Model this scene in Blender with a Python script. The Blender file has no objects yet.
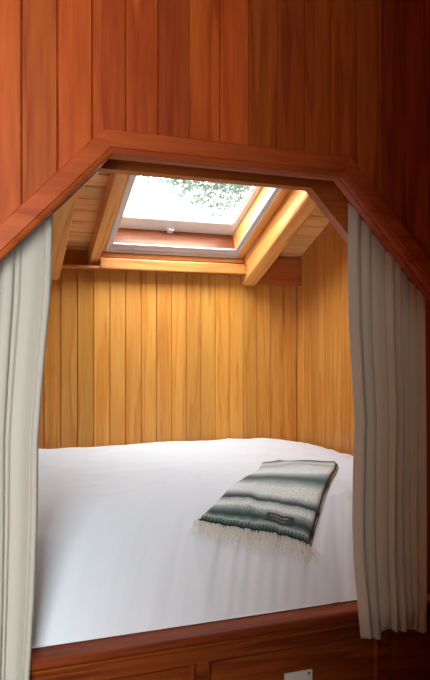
import bpy, bmesh, math, random
from mathutils import Vector, Matrix, noise
from math import sin, cos, pi, radians, sqrt

random.seed(7)
ZC = 1.35                                   # eye height
SC = bpy.context.scene
COL = SC.collection

# ------------------------------------------------------------------ camera
cam = bpy.data.cameras.new('camera')
cam.sensor_fit = 'VERTICAL'; cam.sensor_height = 36.0; cam.sensor_width = 24.0
cam.lens = 662 / 680 * 36.0
cam.shift_y = 8 / 680
cam.clip_start = 0.02; cam.clip_end = 200
co = bpy.data.objects.new('camera', cam); COL.objects.link(co)
co.location = (0, 0, ZC); co.rotation_euler = (radians(90), 0, radians(-20))
SC.camera = co

# ------------------------------------------------------------------ world: bright overcast sky
SKY = 13.0; BACK_BOOST = 3.35
w = bpy.data.worlds.new('sky'); SC.world = w; w.use_nodes = True
nt = w.node_tree; nt.nodes.clear()
out = nt.nodes.new('ShaderNodeOutputWorld'); bg = nt.nodes.new('ShaderNodeBackground')
tc = nt.nodes.new('ShaderNodeTexCoord'); sx = nt.nodes.new('ShaderNodeSeparateXYZ')
rp = nt.nodes.new('ShaderNodeValToRGB')
rp.color_ramp.elements[0].position = 0.0; rp.color_ramp.elements[0].color = (0.63, 0.67, 0.70, 1)
rp.color_ramp.elements[1].position = 0.9; rp.color_ramp.elements[1].color = (0.87, 0.945, 1.0, 1)
nt.links.new(tc.outputs['Generated'], sx.inputs[0]); nt.links.new(sx.outputs['Z'], rp.inputs[0])
nt.links.new(rp.outputs[0], bg.inputs['Color'])
# sky boosted behind the viewer so the side window throws more light
mrs = nt.nodes.new('ShaderNodeMapRange'); mrs.interpolation_type = 'SMOOTHSTEP'
mrs.inputs['From Min'].default_value = 0.1; mrs.inputs['From Max'].default_value = -0.8
mrs.inputs['To Min'].default_value = SKY; mrs.inputs['To Max'].default_value = SKY * BACK_BOOST
nt.links.new(sx.outputs['Y'], mrs.inputs['Value']); nt.links.new(mrs.outputs[0], bg.inputs['Strength'])
nt.links.new(bg.outputs[0], out.inputs[0])

# daylight portals: they only guide sampling of the sky through the skylight and the added side window
def portal(name, loc, rot, sx_, sy_):
    l = bpy.data.lights.new(name, 'AREA'); l.shape = 'RECTANGLE'; l.size = sx_; l.size_y = sy_
    o = bpy.data.objects.new(name, l); COL.objects.link(o); o.location = loc; o.rotation_euler = rot
    l.cycles.is_portal = True
    return o
ALPHA = math.atan(0.427)
BX = -1.60; PY = 0.075; BY = -1.30; XP = -0.03                           # unseen bay added to shape the side light: left wall, partition end, window wall
WIN = dict(x0=-1.40, x1=-0.12, z0=-0.62, z1=0.85)         # added side window, out of view (camera relative z)
portal('added_window_daylight', ((WIN['x0'] + WIN['x1']) / 2, BY - 0.14, ZC + (WIN['z0'] + WIN['z1']) / 2),
       (radians(90), 0, 0), WIN['x1'] - WIN['x0'] + 0.05, WIN['z1'] - WIN['z0'] + 0.05)

# ------------------------------------------------------------------ exposure
vs = SC.view_settings
vs.view_transform = 'Standard'; vs.look = 'None'; vs.exposure = 0.0; vs.gamma = 1.0; vs.use_curve_mapping = False
SC.cycles.max_bounces = 12; SC.cycles.diffuse_bounces = 8; SC.cycles.transparent_max_bounces = 16
SC.cycles.sample_clamp_indirect = 8.0
SC.cycles.use_denoising = True

# ================================================================== helpers
def srgb(r, g, b):
    f = lambda c: (c / 255 / 12.92) if c / 255 <= 0.04045 else ((c / 255 + 0.055) / 1.055) ** 2.4
    return (f(r), f(g), f(b), 1)

def new_mat(name):
    m = bpy.data.materials.new(name); m.use_nodes = True
    return m, m.node_tree, m.node_tree.nodes['Principled BSDF']

def plain(name, col, rough=0.5, metal=0.0, coat=0.0):
    m, t, b = new_mat(name)
    n = t.nodes.new('ShaderNodeTexNoise'); n.inputs['Scale'].default_value = 40
    mx = t.nodes.new('ShaderNodeMix'); mx.data_type = 'RGBA'; mx.blend_type = 'MULTIPLY'
    mx.inputs['Factor'].default_value = 0.12; mx.inputs['A'].default_value = col
    t.links.new(n.outputs['Color'], mx.inputs['B']); t.links.new(mx.outputs['Result'], b.inputs['Base Color'])
    b.inputs['Roughness'].default_value = rough; b.inputs['Metallic'].default_value = metal
    b.inputs['Coat Weight'].default_value = coat
    return m

def wood(name, dark, mid, light, axis='z', rough=0.35, coat=0.25, plank_var=0.5, grain=1.0, knots=0.0, slope=False, spec=0.25):
    """Oiled softwood: annual rings stretched along the grain axis, tone differing from board to board."""
    m, t, b = new_mat(name); L = t.links.new
    tcn = t.nodes.new('ShaderNodeTexCoord'); geo = t.nodes.new('ShaderNodeNewGeometry')
    off = t.nodes.new('ShaderNodeVectorMath'); off.operation = 'MULTIPLY_ADD'
    rnd = t.nodes.new('ShaderNodeCombineXYZ')
    for k in range(3): L(geo.outputs['Random Per Island'], rnd.inputs[k])
    off.inputs[1].default_value = (37.0, 23.0, 11.0)
    L(rnd.outputs[0], off.inputs[0]); L(tcn.outputs['Object'], off.inputs[2])
    mp = t.nodes.new('ShaderNodeMapping'); mp.vector_type = 'POINT'
    s = {'x': (0.07, 1, 1), 'y': (1, 0.07, 1), 'z': (1, 1, 0.07)}[axis]
    mp.inputs['Scale'].default_value = s
    if slope:
        r0 = t.nodes.new('ShaderNodeMapping'); r0.inputs['Rotation'].default_value = (ALPHA, 0, 0)
        L(off.outputs[0], r0.inputs['Vector']); L(r0.outputs[0], mp.inputs['Vector'])
    else:
        L(off.outputs[0], mp.inputs['Vector'])
    # broad rings
    n1 = t.nodes.new('ShaderNodeTexNoise'); n1.inputs['Scale'].default_value = 9 * grain
    n1.inputs['Detail'].default_value = 2; n1.inputs['Roughness'].default_value = 0.45
    L(mp.outputs[0], n1.inputs['Vector'])
    mul = t.nodes.new('ShaderNodeMath'); mul.operation = 'MULTIPLY'; mul.inputs[1].default_value = 5.0
    L(n1.outputs['Fac'], mul.inputs[0])
    fr = t.nodes.new('ShaderNodeMath'); fr.operation = 'FRACT'; L(mul.outputs[0], fr.inputs[0])
    r1 = t.nodes.new('ShaderNodeValToRGB'); e = r1.color_ramp.elements
    e[0].position = 0.0; e[0].color = (0.3, 0.3, 0.3, 1); e[1].position = 0.75; e[1].color = (1, 1, 1, 1)
    e2 = r1.color_ramp.elements.new(0.93); e2.color = (0.85, 0.85, 0.85, 1)
    e3 = r1.color_ramp.elements.new(1.0); e3.color = (0.3, 0.3, 0.3, 1)
    L(fr.outputs[0], r1.inputs[0])
    # fine fibres
    n2 = t.nodes.new('ShaderNodeTexNoise'); n2.inputs['Scale'].default_value = 90 * grain; n2.inputs['Detail'].default_value = 4
    L(mp.outputs[0], n2.inputs['Vector'])
    mxg = t.nodes.new('ShaderNodeMix'); mxg.data_type = 'FLOAT'; mxg.inputs[0].default_value = 0.62
    L(r1.outputs[0], mxg.inputs[2]); L(n2.outputs['Fac'], mxg.inputs[3])
    cr = t.nodes.new('ShaderNodeValToRGB'); c = cr.color_ramp.elements
    c[0].position = 0.2; c[0].color = dark; c[1].position = 0.85; c[1].color = light
    cm = cr.color_ramp.elements.new(0.5); cm.color = mid
    L(mxg.outputs[0], cr.inputs[0])
    # tone of each board
    hs = t.nodes.new('ShaderNodeHueSaturation')
    mr = t.nodes.new('ShaderNodeMapRange'); mr.inputs['To Min'].default_value = 1 - plank_var * 0.55
    mr.inputs['To Max'].default_value = 1 + plank_var * 0.35
    L(geo.outputs['Random Per Island'], mr.inputs['Value']); L(mr.outputs[0], hs.inputs['Value'])
    wn = t.nodes.new('ShaderNodeTexWhiteNoise'); wn.noise_dimensions = '1D'
    L(geo.outputs['Random Per Island'], wn.inputs['W'])
    mr2 = t.nodes.new('ShaderNodeMapRange'); mr2.inputs['To Min'].default_value = 0.5 - 0.010 * plank_var
    mr2.inputs['To Max'].default_value = 0.5 + 0.006 * plank_var
    L(wn.outputs['Value'], mr2.inputs['Value']); L(mr2.outputs[0], hs.inputs['Hue'])
    L(cr.outputs[0], hs.inputs['Color'])
    col = hs.outputs['Color']
    if knots > 0:
        vo = t.nodes.new('ShaderNodeTexVoronoi'); vo.inputs['Scale'].default_value = 3.2
        mk = t.nodes.new('ShaderNodeMapping')
        mk.inputs['Scale'].default_value = tuple(1 if a > 0.5 else 0.4 for a in s)
        L(off.outputs[0], mk.inputs['Vector']); L(mk.outputs[0], vo.inputs['Vector'])
        kr = t.nodes.new('ShaderNodeValToRGB'); kr.color_ramp.elements[0].position = 0.02
        kr.color_ramp.elements[0].color = (knots, knots, knots, 1)
        kr.color_ramp.elements[1].position = 0.07; kr.color_ramp.elements[1].color = (0, 0, 0, 1)
        L(vo.outputs['Distance'], kr.inputs[0])
        mk2 = t.nodes.new('ShaderNodeMix'); mk2.data_type = 'RGBA'
        L(kr.outputs[0], mk2.inputs['Factor']); L(col, mk2.inputs['A'])
        mk2.inputs['B'].default_value = tuple(v * 0.45 for v in dark[:3]) + (1,)
        col = mk2.outputs['Result']
    L(col, b.inputs['Base Color'])
    b.inputs['Roughness'].default_value = rough; b.inputs['Coat Weight'].default_value = coat
    b.inputs['Coat Roughness'].default_value = 0.22; b.inputs['Specular IOR Level'].default_value = spec
    bp = t.nodes.new('ShaderNodeBump'); bp.inputs['Strength'].default_value = 0.12; bp.inputs['Distance'].default_value = 0.001
    L(mxg.outputs[0], bp.inputs['Height']); L(bp.outputs[0], b.inputs['Normal'])
    return m

M = {}
M['cedar'] = wood('cedar_boards', srgb(120, 45, 12), srgb(161, 69, 21), srgb(188, 92, 31), 'z', 0.55, 0.03, 0.45, 1.0, 0.6)
RED = (srgb(130, 54, 18), srgb(166, 72, 27), srgb(186, 92, 40))
M['trim_x'] = wood('red_trim_along', *RED, 'x', 0.5, 0.04, 0.1)
M['trim_z'] = wood('red_trim_upright', *RED, 'z', 0.5, 0.04, 0.1)
M['amber'] = wood('amber_boards', srgb(162, 95, 31), srgb(190, 125, 51), srgb(204, 146, 73), 'z', 0.38, 0.2, 0.3, 1.0, 0.3)
M['fir_x'] = wood('fir_ceiling_boards', srgb(196, 134, 68), srgb(232, 178, 108), srgb(242, 200, 138), 'x', 0.45, 0.15, 0.35, 1.0, 0.7)
M['fir_y'] = wood('fir_rafter', srgb(192, 120, 54), srgb(228, 162, 88), srgb(240, 188, 118), 'y', 0.38, 0.25, 0.2, 1.0, 0.4, slope=True)
M['beam_x'] = wood('fir_beam', srgb(158, 88, 38), srgb(188, 116, 58), srgb(206, 142, 80), 'x', 0.4, 0.2, 0.2)
M['block_x'] = wood('brown_board', srgb(130, 62, 24), srgb(168, 86, 36), srgb(186, 106, 50), 'x', 0.4, 0.2, 0.2)
M['well'] = wood('stained_well_wood', srgb(84, 38, 18), srgb(130, 66, 34), srgb(166, 98, 52), 'x', 0.45, 0.1, 0.3, 1.0, 0.8)
M['base_x'] = wood('base_wood_along', srgb(68, 24, 7), srgb(112, 46, 14), srgb(142, 68, 20), 'x', 0.55, 0.0, 0.2, spec=0.12)
M['base_z'] = wood('base_wood_upright', srgb(84, 32, 10), srgb(122, 50, 18), srgb(144, 68, 28), 'z', 0.4, 0.12, 0.2)
M['floor'] = plain('grey_carpet', srgb(118, 113, 106), 0.95)
M['alu'] = plain('pale_grey_metal', srgb(212, 215, 220), 0.4, 0.15)
M['whitepaint'] = plain('white_paint', srgb(244, 245, 246), 0.35)
M['plastic'] = plain('white_plastic', srgb(214, 208, 200), 0.4)
M['dark'] = plain('dark_slot', srgb(40, 36, 34), 0.5)
M['plaster'] = plain('ceiling_back', srgb(150, 100, 60), 0.8)
M['wallpaint'] = plain('grey_plaster', srgb(158, 154, 148), 0.9)
M['bark'] = plain('bark', srgb(90, 76, 62), 0.9)
M['grass'] = plain('grass', srgb(96, 112, 70), 0.9)

def glass_mat():
    m = bpy.data.materials.new('clear_glass'); m.use_nodes = True; t = m.node_tree; t.nodes.clear()
    o = t.nodes.new('ShaderNodeOutputMaterial'); mx = t.nodes.new('ShaderNodeMixShader')
    tr = t.nodes.new('ShaderNodeBsdfTransparent'); gl = t.nodes.new('ShaderNodeBsdfGlossy')
    tr.inputs[0].default_value = (0.95, 0.97, 0.96, 1); gl.inputs['Roughness'].default_value = 0.02
    lw = t.nodes.new('ShaderNodeLayerWeight'); lw.inputs['Blend'].default_value = 0.5
    pw = t.nodes.new('ShaderNodeMath'); pw.operation = 'POWER'; pw.inputs[1].default_value = 4.0
    ad = t.nodes.new('ShaderNodeMath'); ad.operation = 'MULTIPLY_ADD'; ad.inputs[1].default_value = 0.5; ad.inputs[2].default_value = 0.02
    t.links.new(lw.outputs['Facing'], pw.inputs[0]); t.links.new(pw.outputs[0], ad.inputs[0])
    t.links.new(ad.outputs[0], mx.inputs[0]); t.links.new(tr.outputs[0], mx.inputs[1]); t.links.new(gl.outputs[0], mx.inputs[2])
    t.links.new(mx.outputs[0], o.inputs[0]); return m
M['glass'] = glass_mat()

def cloth(name, col, rough=0.9, weave=900, strength=0.15, sheen=0.2, trans=0.0):
    m, t, b = new_mat(name); L = t.links.new
    tcn = t.nodes.new('ShaderNodeTexCoord')
    wv = t.nodes.new('ShaderNodeTexNoise'); wv.inputs['Scale'].default_value = weave
    L(tcn.outputs['Object'], wv.inputs['Vector'])
    mx = t.nodes.new('ShaderNodeMix'); mx.data_type = 'RGBA'; mx.blend_type = 'MULTIPLY'; mx.inputs['Factor'].default_value = 0.1
    mx.inputs['A'].default_value = col; L(wv.outputs['Color'], mx.inputs['B']); L(mx.outputs['Result'], b.inputs['Base Color'])
    bp = t.nodes.new('ShaderNodeBump'); bp.inputs['Strength'].default_value = strength; bp.inputs['Distance'].default_value = 0.001
    L(wv.outputs['Fac'], bp.inputs['Height']); L(bp.outputs[0], b.inputs['Normal'])
    b.inputs['Roughness'].default_value = rough; b.inputs['Sheen Weight'].default_value = sheen
    if trans > 0:
        tl = t.nodes.new('ShaderNodeBsdfTranslucent'); ms = t.nodes.new('ShaderNodeMixShader'); ms.inputs[0].default_value = trans
        L(mx.outputs['Result'], tl.inputs[0]); L(b.outputs[0], ms.inputs[1]); L(tl.outputs[0], ms.inputs[2])
        L(ms.outputs[0], t.nodes['Material Output'].inputs['Surface'])
    return m
M['duvet'] = cloth('white_cotton', srgb(231, 235, 243), 0.85, 500, 0.1, 0.1)
M['curtain'] = cloth('oatmeal_linen', srgb(218, 212, 199), 0.9, 700, 0.2, 0.1, 0.4)
M['fringe'] = cloth('cream_yarn', srgb(255, 252, 245), 0.95, 300, 0.1, 0.3, 0.35)

# ------------------------------------------------------------------ object makers
def tag(o, label=None, cat=None, group=None, kind=None):
    if label: o['label'] = label
    if cat: o['category'] = cat
    if group: o['group'] = group
    if kind: o['kind'] = kind
    return o

def empty(name, loc, label=None, cat=None, group=None, kind=None):
    o = bpy.data.objects.new(name, None); COL.objects.link(o); o.location = Vector(loc) + Vector((0, 0, ZC))
    o.empty_display_size = 0.1
    return tag(o, label, cat, group, kind)

def obj(name, bm, mat, parent=None, label=None, cat=None, group=None, kind=None, smooth=False, bevel=0.0, fix=True):
    """Link a bmesh given in camera-relative coordinates as one mesh object with its origin at its own base."""
    if fix: bmesh.ops.recalc_face_normals(bm, faces=bm.faces)
    xs = [v.co for v in bm.verts]
    lo = Vector((min(c.x for c in xs), min(c.y for c in xs), min(c.z for c in xs)))
    hi = Vector((max(c.x for c in xs), max(c.y for c in xs), max(c.z for c in xs)))
    org = Vector(((lo.x + hi.x) / 2, (lo.y + hi.y) / 2, lo.z))
    for v in bm.verts: v.co -= org
    me = bpy.data.meshes.new(name); bm.to_mesh(me); bm.free()
    me.materials.append(mat)
    if smooth:
        for p in me.polygons: p.use_smooth = True
    o = bpy.data.objects.new(name, me); COL.objects.link(o)
    world = org + Vector((0, 0, ZC))
    if parent is None: o.location = world
    else:
        pw = Vector((0, 0, 0)); p = parent
        while p is not None: pw += Vector(p.location); p = p.parent
        o.parent = parent; o.location = world - pw
    if bevel > 0:
        b = o.modifiers.new('bevel', 'BEVEL'); b.width = bevel; b.segments = 2; b.limit_method = 'ANGLE'; b.angle_limit = radians(40)
    return tag(o, label, cat, group, kind)

def box(bm, a, b):
    x0, y0, z0 = a; x1, y1, z1 = b
    v = [bm.verts.new(p) for p in ((x0, y0, z0), (x1, y0, z0), (x1, y1, z0), (x0, y1, z0), (x0, y0, z1), (x1, y0, z1), (x1, y1, z1), (x0, y1, z1))]
    for f in ((0, 3, 2, 1), (4, 5, 6, 7), (0, 1, 5, 4), (1, 2, 6, 5), (2, 3, 7, 6), (3, 0, 4, 7)):
        bm.faces.new([v[k] for k in f])
    return bm
def B(a, b): return box(bmesh.new(), a, b)

def extrude_loop(bm, loops):
    """Skin a list of equal-length closed loops, capping both ends."""
    R = [[bm.verts.new(p) for p in lp] for lp in loops]
    n = len(R[0])
    for i in range(len(R) - 1):
        for k in range(n):
            bm.faces.new((R[i][k], R[i][(k + 1) % n], R[i + 1][(k + 1) % n], R[i + 1][k]))
    bm.faces.new(list(reversed(R[0]))); bm.faces.new(R[-1])
    return bm

def tube(bm, pts, radii, seg=8):
    loops = []
    for i, p in enumerate(pts):
        p = Vector(p)
        d = (Vector(pts[min(i + 1, len(pts) - 1)]) - Vector(pts[max(i - 1, 0)])).normalized()
        a = d.orthogonal().normalized(); c = d.cross(a)
        r = radii[i] if isinstance(radii, (list, tuple)) else radii
        loops.append([p + a * r * cos(2 * pi * k / seg) + c * r * sin(2 * pi * k / seg) for k in range(seg)])
    return extrude_loop(bm, loops)

def planks(bm, O, U, V, N, edges, lo, hi, breaks=(), g=0.0065, gw=0.0028, thick=0.02):
    """V-jointed boards standing in the plane O + uU + vV; every board is an island of its own."""
    O, U, V, N = Vector(O), Vector(U), Vector(V), Vector(N)
    for u0, u1 in zip(edges[:-1], edges[1:]):
        us = [(u0, -g), (u0 + gw, 0)] + [(q, 0) for q in sorted(breaks) if u0 + gw + 1e-4 < q < u1 - gw - 1e-4] + [(u1 - gw, 0), (u1, -g)]
        fr = []
        for u, n in us:
            a, b = lo(u), hi(u)
            fr.append((bm.verts.new(O + U * u + V * a + N * n), bm.verts.new(O + U * u + V * b + N * n)))
        for p, q in zip(fr[:-1], fr[1:]):
            bm.faces.new((p[0], q[0], q[1], p[1]))
        # edges going back so the joint closes
        for (p, u, sgn) in ((fr[0], us[0][0], 1), (fr[-1], us[-1][0], -1)):
            a, b = lo(u), hi(u)
            q0 = bm.verts.new(O + U * u + V * a - N * thick); q1 = bm.verts.new(O + U * u + V * b - N * thick)
            bm.faces.new((p[0], p[1], q1, q0) if sgn > 0 else (p[0], q0, q1, p[1]))
    return bm

# ================================================================== geometry constants (camera-relative z)
YF = 1.50           # front face of the opening trim
YB = 3.24           # far wall of the alcove
XL, XR = -0.46, 1.655
RX = 2.10           # right wall of the room
RY = -2.0           # wall behind
FLOOR = -ZC
SLP = 0.427
def ceil_z(y, b=0.475): return b + SLP * (YB - y)
PW = 0.0776
# opening outline (inner edge of trim)
OX0, OX1, OZ = 0.299, 0.902, 0.446
JX0, JX1 = -0.060, 1.262
SD = 1.04
def open_z(x, off=0.0):
    """height of the opening edge at x"""
    x0, x1, z = OX0 - off * 0.414, OX1 + off * 0.414, OZ + off
    if x < x0: return z - (x0 - x) * SD
    if x > x1: return z - (x - x1) * SD
    return z

# ================================================================== structure
# floor
fl = bmesh.new()
planks(fl, (0, 0, FLOOR), (0, 1, 0), (1, 0, 0), (0, 0, 1), [RY + i * 0.12 for i in range(int((YB - RY) / 0.12) + 2)], lambda u: BX - 0.1, lambda u: RX + 0.1)
obj('floor', fl, M['floor'], kind='structure', fix=False)

# front wall: vertical cedar boards around the octagonal opening
edges = [JX0 - 0.03]
x = 0.0985
left_edges = []
xx = x
while xx > BX: left_edges.append(xx); xx -= PW
left_edges = [BX] + sorted(left_edges)
right_edges = [0.0985 + PW * i for i in range(1, 12)] + [1.03, 1.105, 1.182]
right_edges = [e for e in right_edges if e < 0.96] + [0.95 + 0.08, 1.105, 1.182]
ee = sorted(set([round(e, 4) for e in left_edges + right_edges]))
q = ee[-1]
while q + PW < RX: q += PW; ee.append(round(q, 4))
ee.append(RX)
jl, jr = JX0 - 0.03, JX1 + 0.03
E2 = sorted(set(ee + [jl, jr])); E2 = [e for i, e in enumerate(E2) if i == 0 or e - E2[i - 1] > 0.008]
def lo_front(u):
    if u < jl - 0.001 or u > jr + 0.001: return FLOOR
    return open_z(u, 0.03)
def cl(e):
    return e
wf = bmesh.new()
YW = 1.514
for a, b in zip(E2[:-1], E2[1:]):
    mid = (a + b) / 2
    inside = jl < mid < jr
    planks(wf, (0, YW, 0), (1, 0, 0), (0, 0, 1), (0, -1, 0), [a, b],
           (lambda u: open_z(u, 0.03)) if inside else (lambda u: FLOOR), lambda u: ceil_z(YW) + 0.02,
           breaks=(OX0 - 0.0124, OX1 + 0.0124))
obj('wall_front', wf, M['cedar'], kind='structure', fix=False)

# far wall of the alcove
wb = bmesh.new()
eb = []
xx = XR
while xx > XL: eb.append(xx); xx -= PW * 1.018
eb.append(XL); eb = sorted(eb)
planks(wb, (0, YB, 0), (1, 0, 0), (0, 0, 1), (0, -1, 0), eb, lambda u: FLOOR, lambda u: ceil_z(YB) + 0.03, thick=0.02)
obj('wall_back', wb, M['amber'], kind='structure', fix=False)

# right wall of the alcove
wr = bmesh.new()
er = []
yy = YB
while yy > 1.56: er.append(yy); yy -= PW
er = sorted(er + [1.535])
planks(wr, (XR, 0, 0), (0, 1, 0), (0, 0, 1), (-1, 0, 0), er, lambda u: FLOOR, lambda u: ceil_z(u) + 0.03)
obj('wall_right', wr, M['amber'], kind='structure', fix=False)

# left wall of the room, the added window's wall, a partition added to shade the right, the alcove's own left wall
wl = bmesh.new()
el = sorted([1.54 - PW * i for i in range(40)] + [BY])
planks(wl, (BX, 0, 0), (0, 1, 0), (0, 0, 1), (1, 0, 0), [e for e in el if e >= BY], lambda u: FLOOR, lambda u: ceil_z(u) + 0.03)
obj('wall_left', wl, M['cedar'], kind='structure', fix=False)
ww = bmesh.new()
nb = 13; step = (WIN['x1'] - WIN['x0']) / nb
ew = [BX, WIN['x0']] + [WIN['x0'] + step * i for i in range(1, nb)] + [WIN['x1'], XP - 0.06]
for a, b in zip(ew[:-1], ew[1:]):
    if WIN['x0'] < (a + b) / 2 < WIN['x1']:
        planks(ww, (0, BY, 0), (1, 0, 0), (0, 0, 1), (0, 1, 0), [a, b], lambda u: FLOOR, lambda u: WIN['z0'])
        planks(ww, (0, BY, 0), (1, 0, 0), (0, 0, 1), (0, 1, 0), [a, b], lambda u: WIN['z1'], lambda u: ceil_z(BY) + 0.03)
    else:
        planks(ww, (0, BY, 0), (1, 0, 0), (0, 0, 1), (0, 1, 0), [a, b], lambda u: FLOOR, lambda u: ceil_z(BY) + 0.03)
obj('wall_added_bay', ww, M['wallpaint'], kind='structure', fix=False)
wa = bmesh.new()
ea = sorted([YB - PW * i for i in range(22)] + [1.535])
planks(wa, (XL, 0, 0), (0, 1, 0), (0, 0, 1), (1, 0, 0), ea, lambda u: FLOOR, lambda u: ceil_z(u) + 0.03)
obj('wall_left_alcove', wa, M['amber'], kind='structure', fix=False)
wp = bmesh.new()
ep = [PY - PW * i for i in range(37)] + [RY]
ep = sorted(e for e in ep if e >= RY)
planks(wp, (XP, 0, 0), (0, 1, 0), (0, 0, 1), (1, 0, 0), ep, lambda u: FLOOR, lambda u: ceil_z(u) + 0.03, thick=0.025)
planks(wp, (XP - 0.06, 0, 0), (0, 1, 0), (0, 0, 1), (-1, 0, 0), ep, lambda u: FLOOR, lambda u: ceil_z(u) + 0.03, thick=0.025)
box(wp, (XP - 0.057, RY, FLOOR), (XP - 0.003, PY - 0.006, ceil_z(PY)))
box(wp, (XP - 0.064, PY - 0.004, FLOOR), (XP + 0.004, PY + 0.012, ceil_z(PY)))
obj('wall_light_blocker', wp, M['wallpaint'], kind='structure', fix=False)  # unseen, added to block window light from the right side

# outer skins and the rest of the room
wo = bmesh.new()
planks(wo, (RX, 0, 0), (0, 1, 0), (0, 0, 1), (-1, 0, 0), [RY + i * 0.0788 for i in range(46)], lambda u: FLOOR, lambda u: ceil_z(u) + 0.03)
obj('wall_east', wo, M['wallpaint'], kind='structure', fix=False)
wn_ = bmesh.new()
planks(wn_, (0, RY, 0), (1, 0, 0), (0, 0, 1), (0, 1, 0), [XP + i * 0.08 for i in range(28)], lambda u: FLOOR, lambda u: ceil_z(RY) + 0.03)
obj('wall_near', wn_, M['wallpaint'], kind='structure', fix=False)

# sloping ceiling: frame (s along X, t down the slope, n outward)
DS = Vector((0, cos(ALPHA), -sin(ALPHA))); NS = Vector((0, sin(ALPHA), cos(ALPHA)))
C0 = Vector((0, YB, 0.475))
def sl(s, t, n=0.0): return C0 + Vector((s, 0, 0)) + DS * t + NS * n       # t<0 goes up the slope
# skylight hole
RN = -0.018                                 # the metal ring lies a little below the boards
KX0, KX1 = 0.594, 1.281
KT1 = -0.036; KT0 = KT1 - 1.05
tmin = (RY - 0.1 - YB) / cos(ALPHA)
BW = 0.088
te = [0.02]
while te[-1] > tmin: te.append(te[-1] - BW)
te = sorted(te)
h0, h1 = KT0 + 0.0, KT1 - 0.0
te = sorted(set(te + [h0, h1])); te = [e for i, e in enumerate(te) if i == 0 or e - te[i - 1] > 0.01]
for k in (h0, h1):
    j = min(range(len(te)), key=lambda i: abs(te[i] - k)); te[j] = k
cb = bmesh.new()
for a, b in zip(te[:-1], te[1:]):
    m_ = (a + b) / 2
    if h0 < m_ < h1: spans = ((BX - 0.05, KX0 + 0.01), (KX1 - 0.01, RX + 0.05))
    else: spans = ((BX - 0.05, RX + 0.05),)
    for s0, s1 in spans:
        planks(cb, C0, DS, (1, 0, 0), -NS, [a, b], lambda u: s0, lambda u: s1, g=0.010, gw=0.006)
obj('ceiling', cb, M['fir_x'], kind='structure', fix=False)
# roof deck above the boards with the same hole
rd = bmesh.new()
def slab(bm, s0, s1, t0, t1, n0, n1):
    lp = [[sl(s, t, n) for (s, n) in ((s0, n0), (s1, n0), (s1, n1), (s0, n1))] for t in (t0, t1)]
    return extrude_loop(bm, lp)
slab(rd, -2.0, KX0, tmin - 0.2, 0.3, 0.022, 0.06)
slab(rd, KX1, RX + 0.4, tmin - 0.2, 0.3, 0.022, 0.06)
slab(rd, KX0, KX1, tmin - 0.2, KT0, 0.022, 0.06)
slab(rd, KX0, KX1, KT1, 0.3, 0.022, 0.06)
obj('ceiling_deck', rd, M['plaster'], kind='structure')

# opaque sheathing behind the boards so daylight enters by the windows only
sh = bmesh.new()
box(sh, (XL - 0.10, YB + 0.021, FLOOR - 0.05), (RX + 0.1, YB + 0.06, 0.50))
obj('wall_back_sheathing', sh, M['plaster'], kind='structure')
sh = bmesh.new()
zt = 3.2
def prism_yz(bm, x0, x1, prof):
    return extrude_loop(bm, [[Vector((x_, y, z)) for y, z in prof] for x_ in (x0, x1)])
def gable(y0, y1, z0=None): return [(y0, FLOOR - 0.05 if z0 is None else z0), (y1, FLOOR - 0.05 if z0 is None else z0), (y1, ceil_z(y1) + 0.03), (y0, ceil_z(y0) + 0.03)]
prism_yz(sh, BX - 0.06, BX - 0.021, gable(BY - 0.10, 1.60))
prism_yz(sh, XL - 0.06, XL - 0.021, gable(1.54, YB + 0.06))
box(sh, (BX - 0.06, 1.540, FLOOR), (XL - 0.021, 1.58, ceil_z(1.58)))
zc_ = ceil_z(BY - 0.1) + 0.03
box(sh, (BX - 0.021, BY - 0.10, FLOOR), (WIN['x0'], BY - 0.021, zc_)); box(sh, (WIN['x1'], BY - 0.10, FLOOR), (XP - 0.058, BY - 0.021, zc_))
box(sh, (WIN['x0'], BY - 0.10, FLOOR), (WIN['x1'], BY - 0.021, WIN['z0'])); box(sh, (WIN['x0'], BY - 0.10, WIN['z1']), (WIN['x1'], BY - 0.021, zc_))
obj('wall_left_sheathing', sh, M['plaster'], kind='structure')
sh = bmesh.new(); prism_yz(sh, RX + 0.021, RX + 0.06, gable(RY - 0.05, YB + 0.06)); obj('wall_east_sheathing', sh, M['plaster'], kind='structure')
sh = bmesh.new(); box(sh, (XP - 0.1, RY - 0.06, FLOOR), (RX + 0.06, RY - 0.021, ceil_z(RY) + 0.03)); obj('wall_near_sheathing', sh, M['plaster'], kind='structure')
sh = bmesh.new(); prism_yz(sh, XR + 0.021, XR + 0.05, gable(1.54, YB + 0.02, FLOOR)); obj('wall_right_sheathing', sh, M['plaster'], kind='structure')

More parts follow.
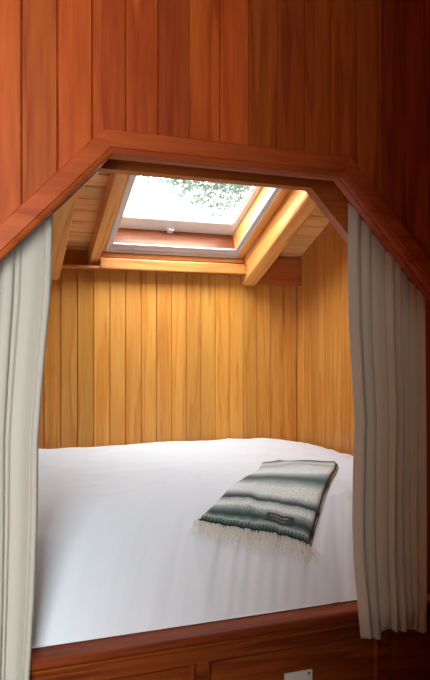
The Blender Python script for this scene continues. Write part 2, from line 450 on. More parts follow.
# ------------------------------------------------------------------ trim of the opening, one mitred piece per side
PROF = [(0.054, 1.532), (0.054, 1.504), (0.051, 1.500), (0.014, 1.500), (0.012, 1.504), (0.010, 1.503), (0.003, 1.507), (0.0, 1.512), (0.0, 1.521),
        (0.004, 1.5225), (0.004, 1.525), (0.0, 1.527), (0.0, 1.553), (0.016, 1.553), (0.016, 1.532)]
def off_pt(k, o):
    """corner k of the opening outline pushed outward by o"""
    d = 0.414 * o
    z2 = lambda x_in: OZ - (OX0 - x_in) * SD
    if k == 0: return (JX0 - o, FLOOR)
    if k == 1: return (JX0 - o, z2(JX0) + d)
    if k == 2: return (OX0 - d, OZ + o)
    if k == 3: return (OX1 + d, OZ + o)
    if k == 4: return (JX1 + o, z2(JX0) + d)
    return (JX1 + o, FLOOR)
for n_, (a, b, mt) in enumerate(((2, 3, 'trim_x'), (1, 2, 'trim_x'), (3, 4, 'trim_x'), (0, 1, 'trim_z'), (4, 5, 'trim_z')), 1):
    bm = bmesh.new(); loops = []
    for k in (a, b):
        loops.append([Vector((off_pt(k, o)[0], y, off_pt(k, o)[1])) for o, y in PROF])
    extrude_loop(bm, loops)
    obj('trim_%d' % n_, bm, M[mt], kind='structure')
# second, inner frame behind the curtains
P2 = [(0.0, 1.685), (0.0, 1.722), (0.16, 1.722), (0.16, 1.685)]
def off2(k, o):
    dx, dz = 0.004, 0.012
    d = 0.414 * o
    zc = OZ + dz
    if k == 0: return (JX0 - o, -0.7375)
    if k == 1: return (JX0 - o, zc - (OX0 + dx - JX0) * SD + d)
    if k == 2: return (OX0 + dx - d, zc + o)
    if k == 3: return (OX1 + dx + d, zc + o)
    if k == 4: return (JX1 + o, zc - (JX1 - OX1 - dx) * SD + d)
    return (JX1 + o, -0.7375)
for n_, (a, b, mt) in enumerate(((2, 3, 'trim_x'), (1, 2, 'trim_x'), (3, 4, 'trim_x'), (0, 1, 'trim_z'), (4, 5, 'trim_z')), 6):
    bm = bmesh.new()
    extrude_loop(bm, [[Vector((off2(k, o)[0], y, off2(k, o)[1])) for o, y in P2] for k in (a, b)])
    obj('trim_%d' % n_, bm, M['block_x' if mt == 'trim_x' else mt], kind='structure')

# ------------------------------------------------------------------ skylight
sky = empty('window_1', sl((KX0 + KX1) / 2, KT1, RN), kind='structure')
def ring(bm, s0, s1, t0, t1, w, n0, n1, wb=None):
    """rectangular frame in the slope"""
    wb = w if wb is None else wb
    slab(bm, s0, s0 + w, t0, t1, n0, n1); slab(bm, s1 - w, s1, t0, t1, n0, n1)
    slab(bm, s0 + w, s1 - w, t0, t0 + w, n0, n1); slab(bm, s0 + w, s1 - w, t1 - wb, t1, n0, n1)
    return bm
rw, rb = 0.031, 0.070
obj('window_frame', ring(bmesh.new(), KX0, KX1, KT0, KT1, rw, RN - 0.002, RN + 0.006, rb), M['alu'], sky, bevel=0.002)
lb_ = bmesh.new()                       # raised lines of the frame profile
slab(lb_, KX0 + 0.002, KX0 + 0.014, KT0, KT1 - 0.002, RN - 0.008, RN - 0.002); slab(lb_, KX1 - 0.014, KX1 - 0.002, KT0, KT1 - 0.002, RN - 0.008, RN - 0.002)
slab(lb_, KX0 + 0.002, KX1 - 0.002, KT1 - 0.016, KT1 - 0.002, RN - 0.010, RN - 0.002)
slab(lb_, KX0 + 0.014, KX1 - 0.014, KT1 - 0.046, KT1 - 0.036, RN - 0.006, RN - 0.002)
obj('frame_lip', lb_, M['alu'], sky, bevel=0.0015)
WD = 0.070
w0, w1, u0, u1 = KX0 + rw - 0.014, KX1 - rw + 0.014, KT0 + rw - 0.014, KT1 - rb + 0.014
lw_ = bmesh.new(); slab(lw_, w0 + 0.014, w1 - 0.014, u1 - 0.014, u1, RN + 0.0065, WD); slab(lw_, w0 + 0.014, w1 - 0.014, u0, u0 + 0.014, RN + 0.0065, WD)
obj('light_well', lw_, M['well'], sky)
for q0 in (w0, w1 - 0.014):
    lw_ = bmesh.new(); slab(lw_, q0, q0 + 0.014, u0, u1, RN + 0.0065, WD)
    obj('well_side', lw_, M['fir_y'], sky)  # paler wood puts the skylit brightness into the colour
so_, sb_ = 0.030, 0.095                 # sash seen inside the well: stiles, bottom rail
obj('sash', ring(bmesh.new(), KX0 + 0.004, KX1 - 0.004, KT0 + 0.004, KT1 - 0.004, rw + so_ - 0.004, WD + 0.001, WD + 0.034, rb + sb_ - 0.004), M['whitepaint'], sky, bevel=0.004)
g0, g1, gt = KX0 + rw + so_, KX1 - rw - so_, KT1 - rb - sb_
gb = bmesh.new(); slab(gb, g0 - 0.006, g1 + 0.006, KT0 + 0.055, gt + 0.006, WD + 0.020, WD + 0.026)
obj('pane', gb, M['glass'], sky)
obj('glazing_bead', ring(bmesh.new(), g0 + 0.0005, g1 - 0.0005, KT0 + 0.062, gt - 0.0005, 0.006, WD + 0.008, WD + 0.019), M['alu'], sky)
lt = bmesh.new(); lx = 0.905
slab(lt, lx - 0.022, lx + 0.022, KT1 - rb - 0.040, KT1 - rb - 0.018, WD - 0.007, WD + 0.002)
slab(lt, lx - 0.006, lx + 0.020, KT1 - rb - 0.034, KT1 - rb - 0.004, WD - 0.016, WD - 0.007)
obj('latch', lt, M['whitepaint'], sky, bevel=0.002)
p_ = portal('skylight_daylight', sl((KX0 + KX1) / 2, (KT0 + KT1) / 2, WD + 0.08) + Vector((0, 0, ZC)), (-ALPHA, 0, 0), KX1 - KX0, KT1 - KT0)

# side window added out of view behind the viewer to light the room
win = empty('window_2', ((WIN['x0'] + WIN['x1']) / 2, BY - 0.05, WIN['z0']), kind='structure')
fb = bmesh.new(); x0, x1, z0, z1 = WIN['x0'], WIN['x1'], WIN['z0'], WIN['z1']
for a, b in (((x0, z0), (x1, z0 + 0.04)), ((x0, z1 - 0.04), (x1, z1)), ((x0, z0 + 0.04), (x0 + 0.04, z1 - 0.04)), ((x1 - 0.04, z0 + 0.04), (x1, z1 - 0.04))):
    box(fb, (a[0], BY - 0.10, a[1]), (b[0], BY - 0.04, b[1]))
obj('window_frame', fb, M['trim_z'], win)
obj('pane', B((x0 + 0.04, BY - 0.075, z0 + 0.04), (x1 - 0.04, BY - 0.070, z1 - 0.04)), M['glass'], win)

# ------------------------------------------------------------------ rafters and beams
def rafter(name, s0, s1, n_low, t0, t1, label, tb=0.0, bev=0.006, mat='fir_y'):
    bm = bmesh.new()
    # plumb-cut end against the far wall
    A = []
    for s in (s0, s1):
        top_l = sl(s, t1, -0.001); 
        def at_y(y, n):
            # point on the line parallel to the slope at offset n having this y
            base = C0 + NS * n
            t = (y - base.y) / DS.y
            return base + DS * t + Vector((s, 0, 0))
        yend = YB - 0.002 - tb
        A.append([at_y(yend, -0.006), at_y(yend, n_low), sl(s, t0, n_low), sl(s, t0, -0.006)])
    extrude_loop(bm, A)
    return obj(name, bm, M[mat], None, label, 'rafter', 'roof rafters over the bed', bevel=bev)
def nlow(zb): return -(0.475 - zb) * cos(ALPHA)
TR = (1.75 - YB) / cos(ALPHA)
rafter('roof_rafter', 1.326, 1.412, nlow(0.325), TR, 0, 'thick honey coloured rafter with a rounded edge, right of the skylight', bev=0.014)
rafter('roof_rafter', 0.520, 0.566, nlow(0.395), TR, 0, 'narrow pale rafter sloping up along the left side of the skylight', bev=0.004)
rafter('roof_rafter', 0.297, 0.383, nlow(0.322), TR, 0, 'thick rafter partly hidden by the left curtain top', bev=0.006)
# boards between rafters
bm = bmesh.new(); slab(bm, 0.567, KX0 - 0.001, KT0, -0.02, RN - 0.002, -0.005)
obj('trim_11', bm, M['fir_y'], kind='structure', bevel=0.002)
bm = bmesh.new(); slab(bm, KX1 + 0.001, 1.325, KT0, -0.02, RN - 0.002, -0.005)
obj('trim_12', bm, M['fir_y'], kind='structure', bevel=0.002)
bm = bmesh.new(); box(bm, (0.567, YB - 0.045, 0.440), (1.325, YB - 0.006, 0.462))
obj('trim_13', bm, M['beam_x'], kind='structure', bevel=0.003)
bm = bmesh.new(); box(bm, (0.567, YB - 0.075, 0.381), (1.325, YB - 0.006, 0.434))
obj('wall_beam', bm, M['beam_x'], None, 'horizontal wooden beam on the back wall below the skylight', 'beam', bevel=0.006)
bm = bmesh.new(); box(bm, (0.384, YB - 0.072, 0.380), (0.566, YB - 0.006, 0.394))
obj('ledge_strip', bm, M['beam_x'], None, 'thin wooden ledge strip on the back wall under the narrow rafter', 'ledge', bevel=0.003)
bm = bmesh.new(); box(bm, (1.413, YB - 0.050, 0.335), (XR - 0.002, YB - 0.006, 0.480))
obj('blocking_board', bm, M['block_x'], None, 'brown board between the thick right rafter and the right wall', 'board', bevel=0.003)

# ------------------------------------------------------------------ bed base
CAPZ = -0.738
base = empty('bed_base', ((XL + XR) / 2, 1.65, FLOOR), 'built-in red-brown wooden bed base with panelled drawer fronts below the white duvet', 'bed')
# cap rail with bullnose and a moulding under it
def rail(prof, name, mat):
    bm = bmesh.new(); extrude_loop(bm, [[Vector((x_, y, z)) for y, z in prof] for x_ in (XL + 0.003, XR - 0.003)])
    return obj(name, bm, M[mat], base)
bn = [(1.684, CAPZ), (1.622, CAPZ)] + [(1.616 - 0.013 * sin(a), CAPZ - 0.013 + 0.013 * cos(a)) for a in [pi * k / 8 for k in range(0, 9)]] + [(1.684, CAPZ - 0.026)]
rail(bn, 'cap_rail', 'base_x')
rail([(1.684, CAPZ - 0.0262), (1.612, CAPZ - 0.0262), (1.612, CAPZ - 0.031), (1.617, CAPZ - 0.034), (1.6205, CAPZ - 0.041), (1.6205, CAPZ - 0.046), (1.627, CAPZ - 0.048), (1.684, CAPZ - 0.048)], 'moulding', 'base_x')
ff = bmesh.new()
ZT, ZD0, ZD1 = CAPZ - 0.0482, -0.818, -1.16
stiles = [(XL + 0.003, -0.40), (0.042, 0.072), (0.542, 0.574), (1.10, 1.13), (1.60, XR - 0.003)]
box(ff, (XL + 0.003, 1.63, ZD0), (XR - 0.003, 1.65, ZT))
box(ff, (XL + 0.003, 1.63, FLOOR + 0.001), (XR - 0.003, 1.65, ZD1))
for a, b in stiles: box(ff, (a, 1.63, ZD1), (b, 1.65, ZD0))
obj('face_frame', ff, M['base_x'], base)
for (a, b) in zip(stiles[:-1], stiles[1:]):
    x0, x1 = a[1] + 0.002, b[0] - 0.002
    bm = bmesh.new()
    # recessed drawer front with a bevelled raised centre
    lv = [(0.0, 1.636), (0.003, 1.634), (0.012, 1.642), (0.03, 1.640)]
    loops = [[Vector((x0 + o, y, ZD1 + o)), Vector((x1 - o, y, ZD1 + o)), Vector((x1 - o, y, ZD0 - o)), Vector((x0 + o, y, ZD0 - o))] for o, y in reversed(lv)]
    loops.append([Vector((x0, 1.66, ZD1)), Vector((x1, 1.66, ZD1)), Vector((x1, 1.66, ZD0)), Vector((x0, 1.66, ZD0))])
    extrude_loop(bm, loops)
    obj('drawer_front', bm, M['base_x'], base)
obj('bed_platform', B((XL + 0.003, 1.70, CAPZ - 0.05), (XR - 0.003, YB - 0.01, CAPZ - 0.02)), M['base_x'], base)
obj('plinth', B((XL + 0.003, 1.70, FLOOR + 0.001), (XR - 0.003, YB - 0.01, CAPZ - 0.051)), M['base_z'], base)

# power plate on the drawer panel
pl = empty('power_outlet', (0.839, 1.633, -1.01), 'white outlet cover plate on the bed base panel under the duvet', 'outlet')
obj('cover_plate', B((0.797, 1.632, -1.01), (0.882, 1.638, -0.890)), M['plastic'], pl, bevel=0.002)
obj('receptacle', B((0.808, 1.6295, -0.994), (0.871, 1.6325, -0.906)), M['plastic'], pl, bevel=0.001)
for zz in (-0.93, -0.97):
    for dx in (0.852, 0.864):
        obj('slot', B((dx, 1.6288, zz - 0.006), (dx + 0.003, 1.6297, zz + 0.006)), M['dark'], pl)
obj('screw', B((0.868, 1.6305, -0.902), (0.873, 1.6325, -0.896)), M['dark'], pl)

# ------------------------------------------------------------------ duvet
def smooth(a, b, t):
    t = max(0, min(1, (t - a) / (b - a))); return t * t * (3 - 2 * t)
DX0, DX1, DY0, DY1 = XL + 0.02, XR - 0.004, 1.672, YB - 0.006
# front profile: v parameter -> (y, z)
def duvet_top(x, y):
    """height of the duvet's upper surface"""
    d = y - DY0 - 0.04 * (smooth(1.18, 1.25, x) + smooth(0.02, -0.05, x))
    d = max(d, 0)
    z = -0.462
    z -= 0.275 * max(0.0, 1 - d / 0.62) ** 3.0                       # rolls over towards the front
    z -= 0.028 * smooth(0.22, 0.0, DX1 - x) + 0.07 * smooth(0.05, 0.0, DX1 - x) ** 2
    z -= 0.02 * smooth(0.16, 0.0, DY1 - y) + 0.04 * smooth(0.03, 0.0, DY1 - y)
    # gentle lumps
    z += 0.010 * noise.noise(Vector((x * 2.3, y * 2.6, 0.3))) + 0.005 * noise.noise(Vector((x * 6, y * 6, 4.3)))
    # step of the folded layer at the left
    a = Vector((0.363, 2.51)); b = Vector((0.15, 1.70))
    dirv = (b - a).normalized(); nrm = Vector((-dirv.y, dirv.x))     # points to larger x? checked below
    sd = (Vector((x, y)) - a).dot(nrm)
    if nrm.x < 0: sd = -sd
    z -= 0.007 * smooth(0.03, -0.05, sd) * smooth(2.75, 2.4, y)
    # puckers running down the front
    f = smooth(0.50, 0.10, d) * (0.45 + 0.55 * smooth(0.3, 0.9, x))
    ph = x * 1.0 - d * 0.55
    z += f * (0.0070 * noise.noise(Vector((ph * 20, d * 3, 1.7))) + 0.0055 * noise.noise(Vector((ph * 48, d * 4, 7.7))))
    z += 0.006 * (1 - abs(noise.noise(Vector((x * 2.2 + y * 1.1, y * 2.4 - x * 1.8, 5.1)))) * 4) ** 3 * smooth(0, 0.3, 1 - abs(noise.noise(Vector((x * 2.2 + y * 1.1, y * 2.4 - x * 1.8, 5.1)))) * 4)
    z += (1 - f) * 0.0032 * noise.noise(Vector((x * 9 + y * 4, y * 22 - x * 6, 2.2)))
    return z
def bottom_wave(x): return CAPZ + 0.002 + 0.004 * max(0, noise.noise(Vector((x * 5, 0, 9)))) + 0.010 * smooth(0.22, 0.32, x) * smooth(0.5, 0.36, x)
NX, NY = 230, 170
db = bmesh.new(); rows = []
for j in range(NY + 1):
    v = j / NY
    row = []
    for i in range(NX + 1):
        x = DX0 + (DX1 - DX0) * i / NX
        yf = DY0 + 0.062 * (smooth(1.18, 1.25, x) + smooth(0.02, -0.05, x)); y = yf + (DY1 - yf) * v ** 1.5
        row.append(db.verts.new((x, y, max(duvet_top(x, y), CAPZ + 0.004))))
    rows.append(row)
for j in range(NY):
    for i in range(NX):
        db.faces.new((rows[j][i], rows[j][i + 1], rows[j + 1][i + 1], rows[j + 1][i]))
# skirt and underside
ZU = CAPZ + 0.001
fb_ = [db.verts.new((v.co.x, v.co.y + 0.012, ZU)) for v in rows[0]]
bb_ = [db.verts.new((v.co.x, v.co.y, ZU)) for v in rows[-1]]
for i in range(NX):
    db.faces.new((fb_[i], fb_[i + 1], rows[0][i + 1], rows[0][i])); db.faces.new((rows[-1][i], rows[-1][i + 1], bb_[i + 1], bb_[i]))
    db.faces.new((fb_[i + 1], fb_[i], bb_[i], bb_[i + 1]))
for i in (0, NX):
    lst = [rows[j][i] for j in range(NY + 1)] + [bb_[i], fb_[i]]
    db.faces.new(lst if i == NX else list(reversed(lst)))
obj('duvet', db, M['duvet'], None, 'rumpled white duvet covering the whole alcove bed', 'duvet', smooth=True)

# ------------------------------------------------------------------ striped blanket
def blanket_mat():
    m, t, b = new_mat('striped_wool'); L = t.links.new
    uv = t.nodes.new('ShaderNodeUVMap'); sp = t.nodes.new('ShaderNodeSeparateXYZ')
    nz = t.nodes.new('ShaderNodeTexNoise'); nz.inputs['Scale'].default_value = 1.0
    mp = t.nodes.new('ShaderNodeMapping'); mp.inputs['Scale'].default_value = (9, 240, 1)
    L(uv.outputs[0], mp.inputs['Vector']); L(mp.outputs[0], nz.inputs['Vector'])
    nz.inputs['Detail'].default_value = 3
    md = t.nodes.new('ShaderNodeMath'); md.operation = 'MULTIPLY_ADD'; md.inputs[1].default_value = 0.03; 
    L(uv.outputs[0], sp.inputs[0]); L(nz.outputs['Fac'], md.inputs[0])
    sb = t.nodes.new('ShaderNodeMath'); sb.operation = 'ADD'; sb.inputs[1].default_value = -0.015
    L(sp.outputs['Y'], sb.inputs[0]); L(sb.outputs[0], md.inputs[2])
    cr = t.nodes.new('ShaderNodeValToRGB'); L(md.outputs[0], cr.inputs[0])
    W_, G_, T_, D_, K_ = srgb(228, 232, 228), srgb(166, 174, 172), srgb(92, 120, 116), srgb(60, 78, 78), srgb(34, 42, 44)
    L_ = srgb(208, 214, 211)
    stops = [(0.0, D_), (0.018, T_), (0.035, G_), (0.05, T_), (0.068, K_), (0.085, D_), (0.10, T_), (0.125, G_), (0.145, W_), (0.17, L_), (0.19, G_), (0.203, K_), (0.22, D_),
             (0.245, G_), (0.275, W_), (0.35, W_), (0.405, G_), (0.45, T_), (0.485, D_), (0.515, T_), (0.56, G_), (0.62, W_), (0.76, L_), (0.84, G_), (0.89, L_), (0.94, G_), (0.975, D_), (1.0, K_)]
    e = cr.color_ramp.elements
    e[0].position, e[0].color = stops[0]; e[1].position, e[1].color = stops[-1]
    for p, c in stops[1:-1]:
        q = e.new(p); q.color = c
    wv = t.nodes.new('ShaderNodeTexNoise'); wv.inputs['Scale'].default_value = 1; wv.inputs['Detail'].default_value = 2
    mp2 = t.nodes.new('ShaderNodeMapping'); mp2.inputs['Scale'].default_value = (55, 140, 1)
    L(uv.outputs[0], mp2.inputs['Vector']); L(mp2.outputs[0], wv.inputs['Vector'])
    mr = t.nodes.new('ShaderNodeMapRange'); mr.inputs['From Min'].default_value = 0.3; mr.inputs['From Max'].default_value = 0.7
    mr.inputs['To Min'].default_value = 0.66; mr.inputs['To Max'].default_value = 1.25
    L(wv.outputs['Fac'], mr.inputs['Value'])
    mx = t.nodes.new('ShaderNodeMix'); mx.data_type = 'RGBA'; mx.blend_type = 'MULTIPLY'; mx.inputs['Factor'].default_value = 1
    L(cr.outputs[0], mx.inputs['A']); L(mr.outputs[0], mx.inputs['B']); L(mx.outputs['Result'], b.inputs['Base Color'])
    b.inputs['Roughness'].default_value = 0.95; b.inputs['Sheen Weight'].default_value = 0.2
    bp = t.nodes.new('ShaderNodeBump'); bp.inputs['Strength'].default_value = 0.4; bp.inputs['Distance'].default_value = 0.002
    L(wv.outputs['Fac'], bp.inputs['Height']); L(bp.outputs[0], b.inputs['Normal'])
    return m
M['blanket'] = blanket_mat()
# corners in plan: near-left, near-right, far-right, far-left
QNL, QNR, QFR, QFL = Vector((0.633, 1.889)), Vector((0.946, 1.786)), Vector((1.332, 2.274)), Vector((1.047, 2.346))
def bl_xy(u, v):
    p = QNL.lerp(QNR, u).lerp(QFL.lerp(QFR, u), v)
    bow = sin(pi * v) * (0.040 - 0.020 * u)
    return p + Vector((bow + 0.004 * sin(7 * v + 2), 0.006 * sin(pi * u) * (1 - v)))
def bed_z(p): return max(duvet_top(p.x, p.y), CAPZ + 0.004)
BT = 0.020
bl = empty('folded_blanket', Vector((1.0, 2.1, -0.47)), 'folded green, grey and white striped woven blanket with cream fringe lying on the duvet', 'blanket')
def blanket_layer(u0, u1, v0, v1, h0, h1, name, nu=36, nv=80):
    bm = bmesh.new(); uvl = bm.loops.layers.uv.new('UVMap')
    top, bot = [], []
    for j in range(nv + 1):
        rt, rb = [], []
        for i in range(nu + 1):
            u = u0 + (u1 - u0) * i / nu; v = v0 + (v1 - v0) * j / nv
            p = bl_xy(u, v); z = bed_z(p)
            ed = min(i, nu - i) / nu; r = min(1.0, ed / 0.05)
            rr = sqrt(max(0.0, 1 - (1 - r) ** 2)) * 0.75 + 0.25
            mid_ = (h0 + h1) / 2; hh = (h1 - h0) / 2 * rr
            ripple = 0.0015 * noise.noise(Vector((u * 5, v * 9, h0 * 100)))
            rt.append(bm.verts.new((p.x, p.y, z + mid_ + hh + ripple))); rb.append(bm.verts.new((p.x, p.y, z + mid_ - hh + min(0, ripple) * 0 + 0.001)))
        top.append(rt); bot.append(rb)
    UV = {}
    for j in range(nv + 1):
        for i in range(nu + 1):
            for g in (top, bot): UV[g[j][i]] = (u0 + (u1 - u0) * i / nu, v0 + (v1 - v0) * j / nv)
    F = []
    for j in range(nv):
        for i in range(nu):
            F.append((top[j][i], top[j][i + 1], top[j + 1][i + 1], top[j + 1][i])); F.append((bot[j][i], bot[j + 1][i], bot[j + 1][i + 1], bot[j][i + 1]))
        F.append((top[j][0], top[j + 1][0], bot[j + 1][0], bot[j][0])); F.append((top[j][nu], bot[j][nu], bot[j + 1][nu], top[j + 1][nu]))
    for i in range(nu):
        F.append((top[0][i], bot[0][i], bot[0][i + 1], top[0][i + 1])); F.append((top[nv][i], top[nv][i + 1], bot[nv][i + 1], bot[nv][i]))
    for f in F:
        fc = bm.faces.new(f)
        for lp in fc.loops: lp[uvl].uv = UV[lp.vert]
    return obj(name, bm, M['blanket'], bl, smooth=True)
blanket_layer(0.0, 1.02, 0.015, 1.0, 0.000, 0.0095, 'lower_fold')
blanket_layer(0.0, 0.99, 0.0, 1.0, 0.0100, 0.021, 'upper_fold')
def on_blanket(u, v, h): p = bl_xy(u, v); return Vector((p.x, p.y, bed_z(p) + h))
# dark edge stitching along the near end
st = bmesh.new()
random.seed(3)
NS_ = 30
for k in range(NS_):
    u = (k + 0.5) / NS_
    tube(st, [on_blanket(u - 0.004, 0.026, 0.0222), on_blanket(u, 0.010, 0.0228), on_blanket(u + 0.004, -0.006, 0.018)], 0.0015, 5)
tube(st, [on_blanket(k / 24, -0.002 + 0.003 * (k % 2), 0.0205) for k in range(25)], 0.0018, 5)
obj('edge_stitching', st, M['dark'], bl)
# overlocked right edge
st = bmesh.new()
tube(st, [on_blanket(1.0, k / 30, 0.010) for k in range(31)], 0.0028, 6)
tube(st, [on_blanket(1.015, k / 30, 0.004) for k in range(31)], 0.0020, 6)
obj('side_binding', st, M['dark'], bl)
# sewn label with pale script
def patch(u0, u1, v0, v1, h, mat, name, n=8):
    bm = bmesh.new(); uvl = None
    g = [[bm.verts.new(on_blanket(u0 + (u1 - u0) * i / n, v0 + (v1 - v0) * j / n, hh)) for i in range(n + 1)] for hh in (h, h + 0.0012) for j in range(n + 1)]
    a, b = g[:n + 1], g[n + 1:]
    for j in range(n):
        for i in range(n):
            bm.faces.new((a[j][i], a[j + 1][i], a[j + 1][i + 1], a[j][i + 1])); bm.faces.new((b[j][i], b[j][i + 1], b[j + 1][i + 1], b[j + 1][i]))
    for k in range(n):
        bm.faces.new((a[0][k], a[0][k + 1], b[0][k + 1], b[0][k])); bm.faces.new((a[n][k + 1], a[n][k], b[n][k], b[n][k + 1]))
        bm.faces.new((a[k + 1][0], a[k][0], b[k][0], b[k + 1][0])); bm.faces.new((a[k][n], a[k + 1][n], b[k + 1][n], b[k][n]))
    return obj(name, bm, mat, bl)
M['label'] = cloth('charcoal_label', srgb(52, 56, 60), 0.8, 500, 0.1, 0)
M['script'] = cloth('pale_thread', srgb(176, 180, 180), 0.8, 500, 0.1, 0)
pt = patch(0.56, 0.82, 0.052, 0.108, 0.0222, M['label'], 'sewn_label')
pt['label'] = 'dark sewn label with pale script'
sc_ = bmesh.new()
def scrawl(u0, u1, v0, amp, n, seed):
    random.seed(seed)
    pts = []
    for k in range(n + 1):
        f = k / n
        pts.append(on_blanket(u0 + (u1 - u0) * f + 0.004 * sin(k * 1.9), v0 + amp * sin(k * 2.2) * (0.6 + 0.4 * random.random()), 0.0240))
    tube(sc_, pts, 0.0013, 5)
scrawl(0.60, 0.77, 0.087, 0.008, 26, 1); scrawl(0.62, 0.75, 0.067, 0.005, 18, 2)
obj('label_script', sc_, M['script'], bl)
# fringe: knotted yarn tassels along the near end
fr = bmesh.new(); random.seed(11)
for layer in range(2):
    for k in range(120):
        u = (k + random.random()) / 120 * (1.07) - 0.045
        a0 = on_blanket(min(u, 1.0), 0.004, 0.015 - 0.009 * layer)
        ln = random.uniform(0.016, 0.055) * (1.0 + 0.1 * layer)
        outd = Vector((-0.35 + random.gauss(0, 0.8), -0.8, 0)).normalized()
        pts = []; h = 0.015 - 0.009 * layer
        for s in range(6):
            f = s / 5
            px = a0.x + outd.x * ln * f + 0.005 * f * sin(f * 7 + k * 2.1) ; py = a0.y + outd.y * ln * f
            zz = bed_z(Vector((px, py))) + max(0.0022, h * (1 - f) ** 1.2) + 0.014 * random.random() * f
            pts.append(Vector((px, py, zz)))
        tube(fr, pts, [0.0026, 0.0022, 0.0024, 0.0022, 0.0018, 0.001], 4)
o_ = obj('fringe', fr, M['fringe'], bl)
o_['kind'] = 'stuff'; o_['label'] = 'cream yarn fringe'

# ------------------------------------------------------------------ curtains
def interp(tab, q):
    if q >= tab[0][0]: return tab[0][1]
    for (a, va), (b, vb) in zip(tab[:-1], tab[1:]):
        if q >= b:
            f = (q - b) / (a - b); f = f * f * (3 - 2 * f) if False else f
            return vb + (va - vb) * f
    return tab[-1][1]
S20, C20 = sin(radians(20)), cos(radians(20))
def x_at(px, y):
    u = (px - 215) / 662.0
    return (u * C20 + S20) / (C20 - u * S20) * y
def z_at(px, py, y):
    u = (px - 215) / 662.0
    return (348 - py) / 662.0 / (C20 - u * S20) * y
CY = 1.590
def curtain(name, label, inner, outer, folds, amp, zbot, seed, nfold_pts=8):
    """inner/outer: tables (z, x) from top to bottom; folds: list of (s, depth) fold crests across the width"""
    NU, NV = 260, 90
    rnd = random.Random(seed)
    bm = bmesh.new(); g = []
    for j in range(NV + 1):
        row = []
        for i in range(NU + 1):
            s = i / NU
            # height range for this strand
            xt = inner[0][1] + (outer[0][1] - inner[0][1]) * s
            ztop = min(open_z(xt) + 0.035, OZ + 0.03)
            f = j / NV
            z = ztop + (zbot(s) - ztop) * f
            xi, xo = interp(inner, z), interp(outer, z)
            x = xi + (xo - xi) * s
            y, dx = folds(s, f, z)
            row.append(bm.verts.new((x + dx, CY + y, z)))
        g.append(row)
    for j in range(NV):
        for i in range(NU):
            bm.faces.new((g[j][i], g[j][i + 1], g[j + 1][i + 1], g[j + 1][i]))
    o = obj(name, bm, M['curtain'], None, label, 'curtain', 'curtains of the bed alcove', smooth=True)
    so = o.modifiers.new('thick', 'SOLIDIFY'); so.thickness = 0.0020; so.offset = 0
    return o
def fold_fn(table, amp, seed):
    """pleats: list of crest positions in s; valleys between"""
    def f(s, fz, z):
        k = 0
        while k < len(table) - 2 and s > table[k + 1]: k += 1
        a, b = table[k], table[k + 1]
        w = (s - a) / (b - a)
        w += 0.12 * sin(2 * pi * w) * sin(k * 2.3 + seed)
        d = abs(sin(pi * w)) ** 0.85
        am = amp * (0.65 + 0.35 * sin(k * 1.7 + seed * 2)) * (0.75 + 0.35 * fz)
        wob = 0.004 * sin(3.1 * fz + k * 1.3 + seed) * fz
        return (0.5 * amp - am * d + 0.003 * noise.noise(Vector((s * 6, z * 3, seed))), wob)
    return f
Lin = [(z_at(px, py, CY), x_at(px, CY)) for px, py in ((53.2, 205), (52.3, 255), (50.2, 300), (45.7, 345), (41.3, 395), (38, 440), (37.5, 520), (35, 600), (30.5, 690))]
Lout = [(0.3, -0.05), (-1.2, -0.07)]
curtain('curtain', 'pale oatmeal curtain gathered at the left side of the bed opening', Lin, Lout,
        fold_fn([0, 0.085, 0.30, 0.37, 0.50, 0.62, 0.75, 0.88, 1.0], 0.018, 1), 0.03, lambda s: -0.83 + 0.01 * sin(14 * s), 1)
Rin = [(z_at(px, py, CY), x_at(px, CY)) for px, py in ((350, 195), (350, 280), (351.5, 330), (354.5, 380), (357, 420), (355.5, 460), (354, 520), (355, 560), (359, 605), (362, 641))]
Rout = [(0.2, x_at(425.5, CY)), (-1.0, x_at(426.5, CY))]
curtain('curtain', 'shaded taupe curtain gathered at the right side of the bed opening', Rin, Rout,
        fold_fn([0, 0.17, 0.30, 0.48, 0.60, 0.68, 0.80, 0.90, 1.0], 0.020, 4), 0.03, lambda s: z_at(375, 638, CY) + 0.006 * sin(19 * s) + 0.012 * smooth(0.28, 0.34, s) * smooth(0.75, 0.6, s), 4)

# ------------------------------------------------------------------ outdoors, seen through the skylight
gd = bmesh.new(); box(gd, (-30, 4.2, FLOOR - 0.3), (30, 45, FLOOR - 0.2))
obj('ground', gd, M['grass'], kind='structure')
def leaf_mat():
    m, t, b = new_mat('leaves'); L = t.links.new
    g = t.nodes.new('ShaderNodeNewGeometry'); cr = t.nodes.new('ShaderNodeValToRGB')
    cr.color_ramp.elements[0].color = (0.15, 0.175, 0.16, 1); cr.color_ramp.elements[1].color = (0.21, 0.23, 0.215, 1)  # pale greyed greens put haze and overexposure into the leaf colour
    L(g.outputs['Random Per Island'], cr.inputs[0]); L(cr.outputs[0], b.inputs['Base Color']); b.inputs['Roughness'].default_value = 0.7
    tl = t.nodes.new('ShaderNodeBsdfTranslucent'); mx = t.nodes.new('ShaderNodeMixShader'); mx.inputs[0].default_value = 0.5
    L(cr.outputs[0], tl.inputs[0]); L(b.outputs[0], mx.inputs[1]); L(tl.outputs[0], mx.inputs[2])
    L(mx.outputs[0], t.nodes['Material Output'].inputs['Surface'])
    return m
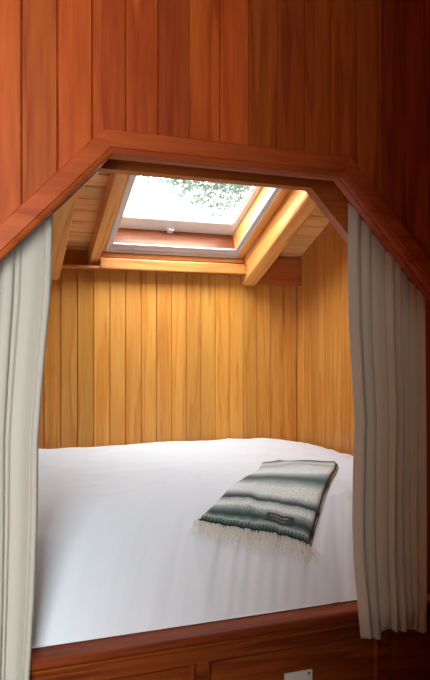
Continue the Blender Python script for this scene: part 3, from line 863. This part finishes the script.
M['leaf'] = leaf_mat()
def tree(px, dist, crown_c, rad, n, seed, label):
    rnd = random.Random(seed)
    u = (px - 215) / 662.0
    d = Vector((u * C20 + S20, C20 - u * S20, 0))
    bx = d.x * dist; by = d.y * dist
    root = empty('tree', (bx, by, FLOOR - 0.2), label, 'tree', 'trees beyond the skylight')
    tb = bmesh.new()
    tube(tb, [(bx, by, FLOOR - 0.2), (bx + 0.05, by, 1.0), (bx, by + 0.05, crown_c), (bx, by, crown_c + rad * 0.3)], [0.16, 0.13, 0.09, 0.03], 10)
    for k in range(7):
        a = 2 * pi * k / 7 + rnd.random(); z0 = crown_c - rad * 0.15 + 0.12 * k
        tube(tb, [(bx, by, z0), (bx + cos(a) * rad * 0.5, by + sin(a) * rad * 0.5, z0 + 0.3), (bx + cos(a) * rad * 0.85, by + sin(a) * rad * 0.85, z0 + 0.25)], [0.05, 0.03, 0.01], 6)
    obj('trunk', tb, M['bark'], root, smooth=True)
    lb = bmesh.new()
    cl_ = []
    for k in range(90):
        v = Vector((rnd.gauss(0, 1), rnd.gauss(0, 1), rnd.gauss(0, 0.8))).normalized() * rad * rnd.uniform(0.45, 1.0)
        v.z = v.z * 0.40
        cl_.append(Vector((bx, by, crown_c)) + v)
    for k in range(n):
        c = rnd.choice(cl_); p = c + Vector((rnd.gauss(0, 0.32), rnd.gauss(0, 0.32), rnd.gauss(0, 0.2)))
        a = Vector((rnd.uniform(-1, 1), rnd.uniform(-1, 1), rnd.uniform(-1, 0.4))).normalized()
        b = a.orthogonal().normalized(); s = rnd.uniform(0.05, 0.09)
        vs_ = [lb.verts.new(p + a * s * q + b * s * 0.45 * r) for q, r in ((-1, 0), (0, 1), (1.1, 0), (0, -1))]
        lb.faces.new(vs_)
    obj('foliage', lb, M['leaf'], root, fix=False)
tree(290, 11.0, 3.45, 3.0, 22000, 5, 'leafy tree whose branches show at the top right of the skylight glass')
tree(30, 17.5, 5.3, 3.0, 6000, 8, 'leafy tree whose branches show at the top left of the skylight glass')
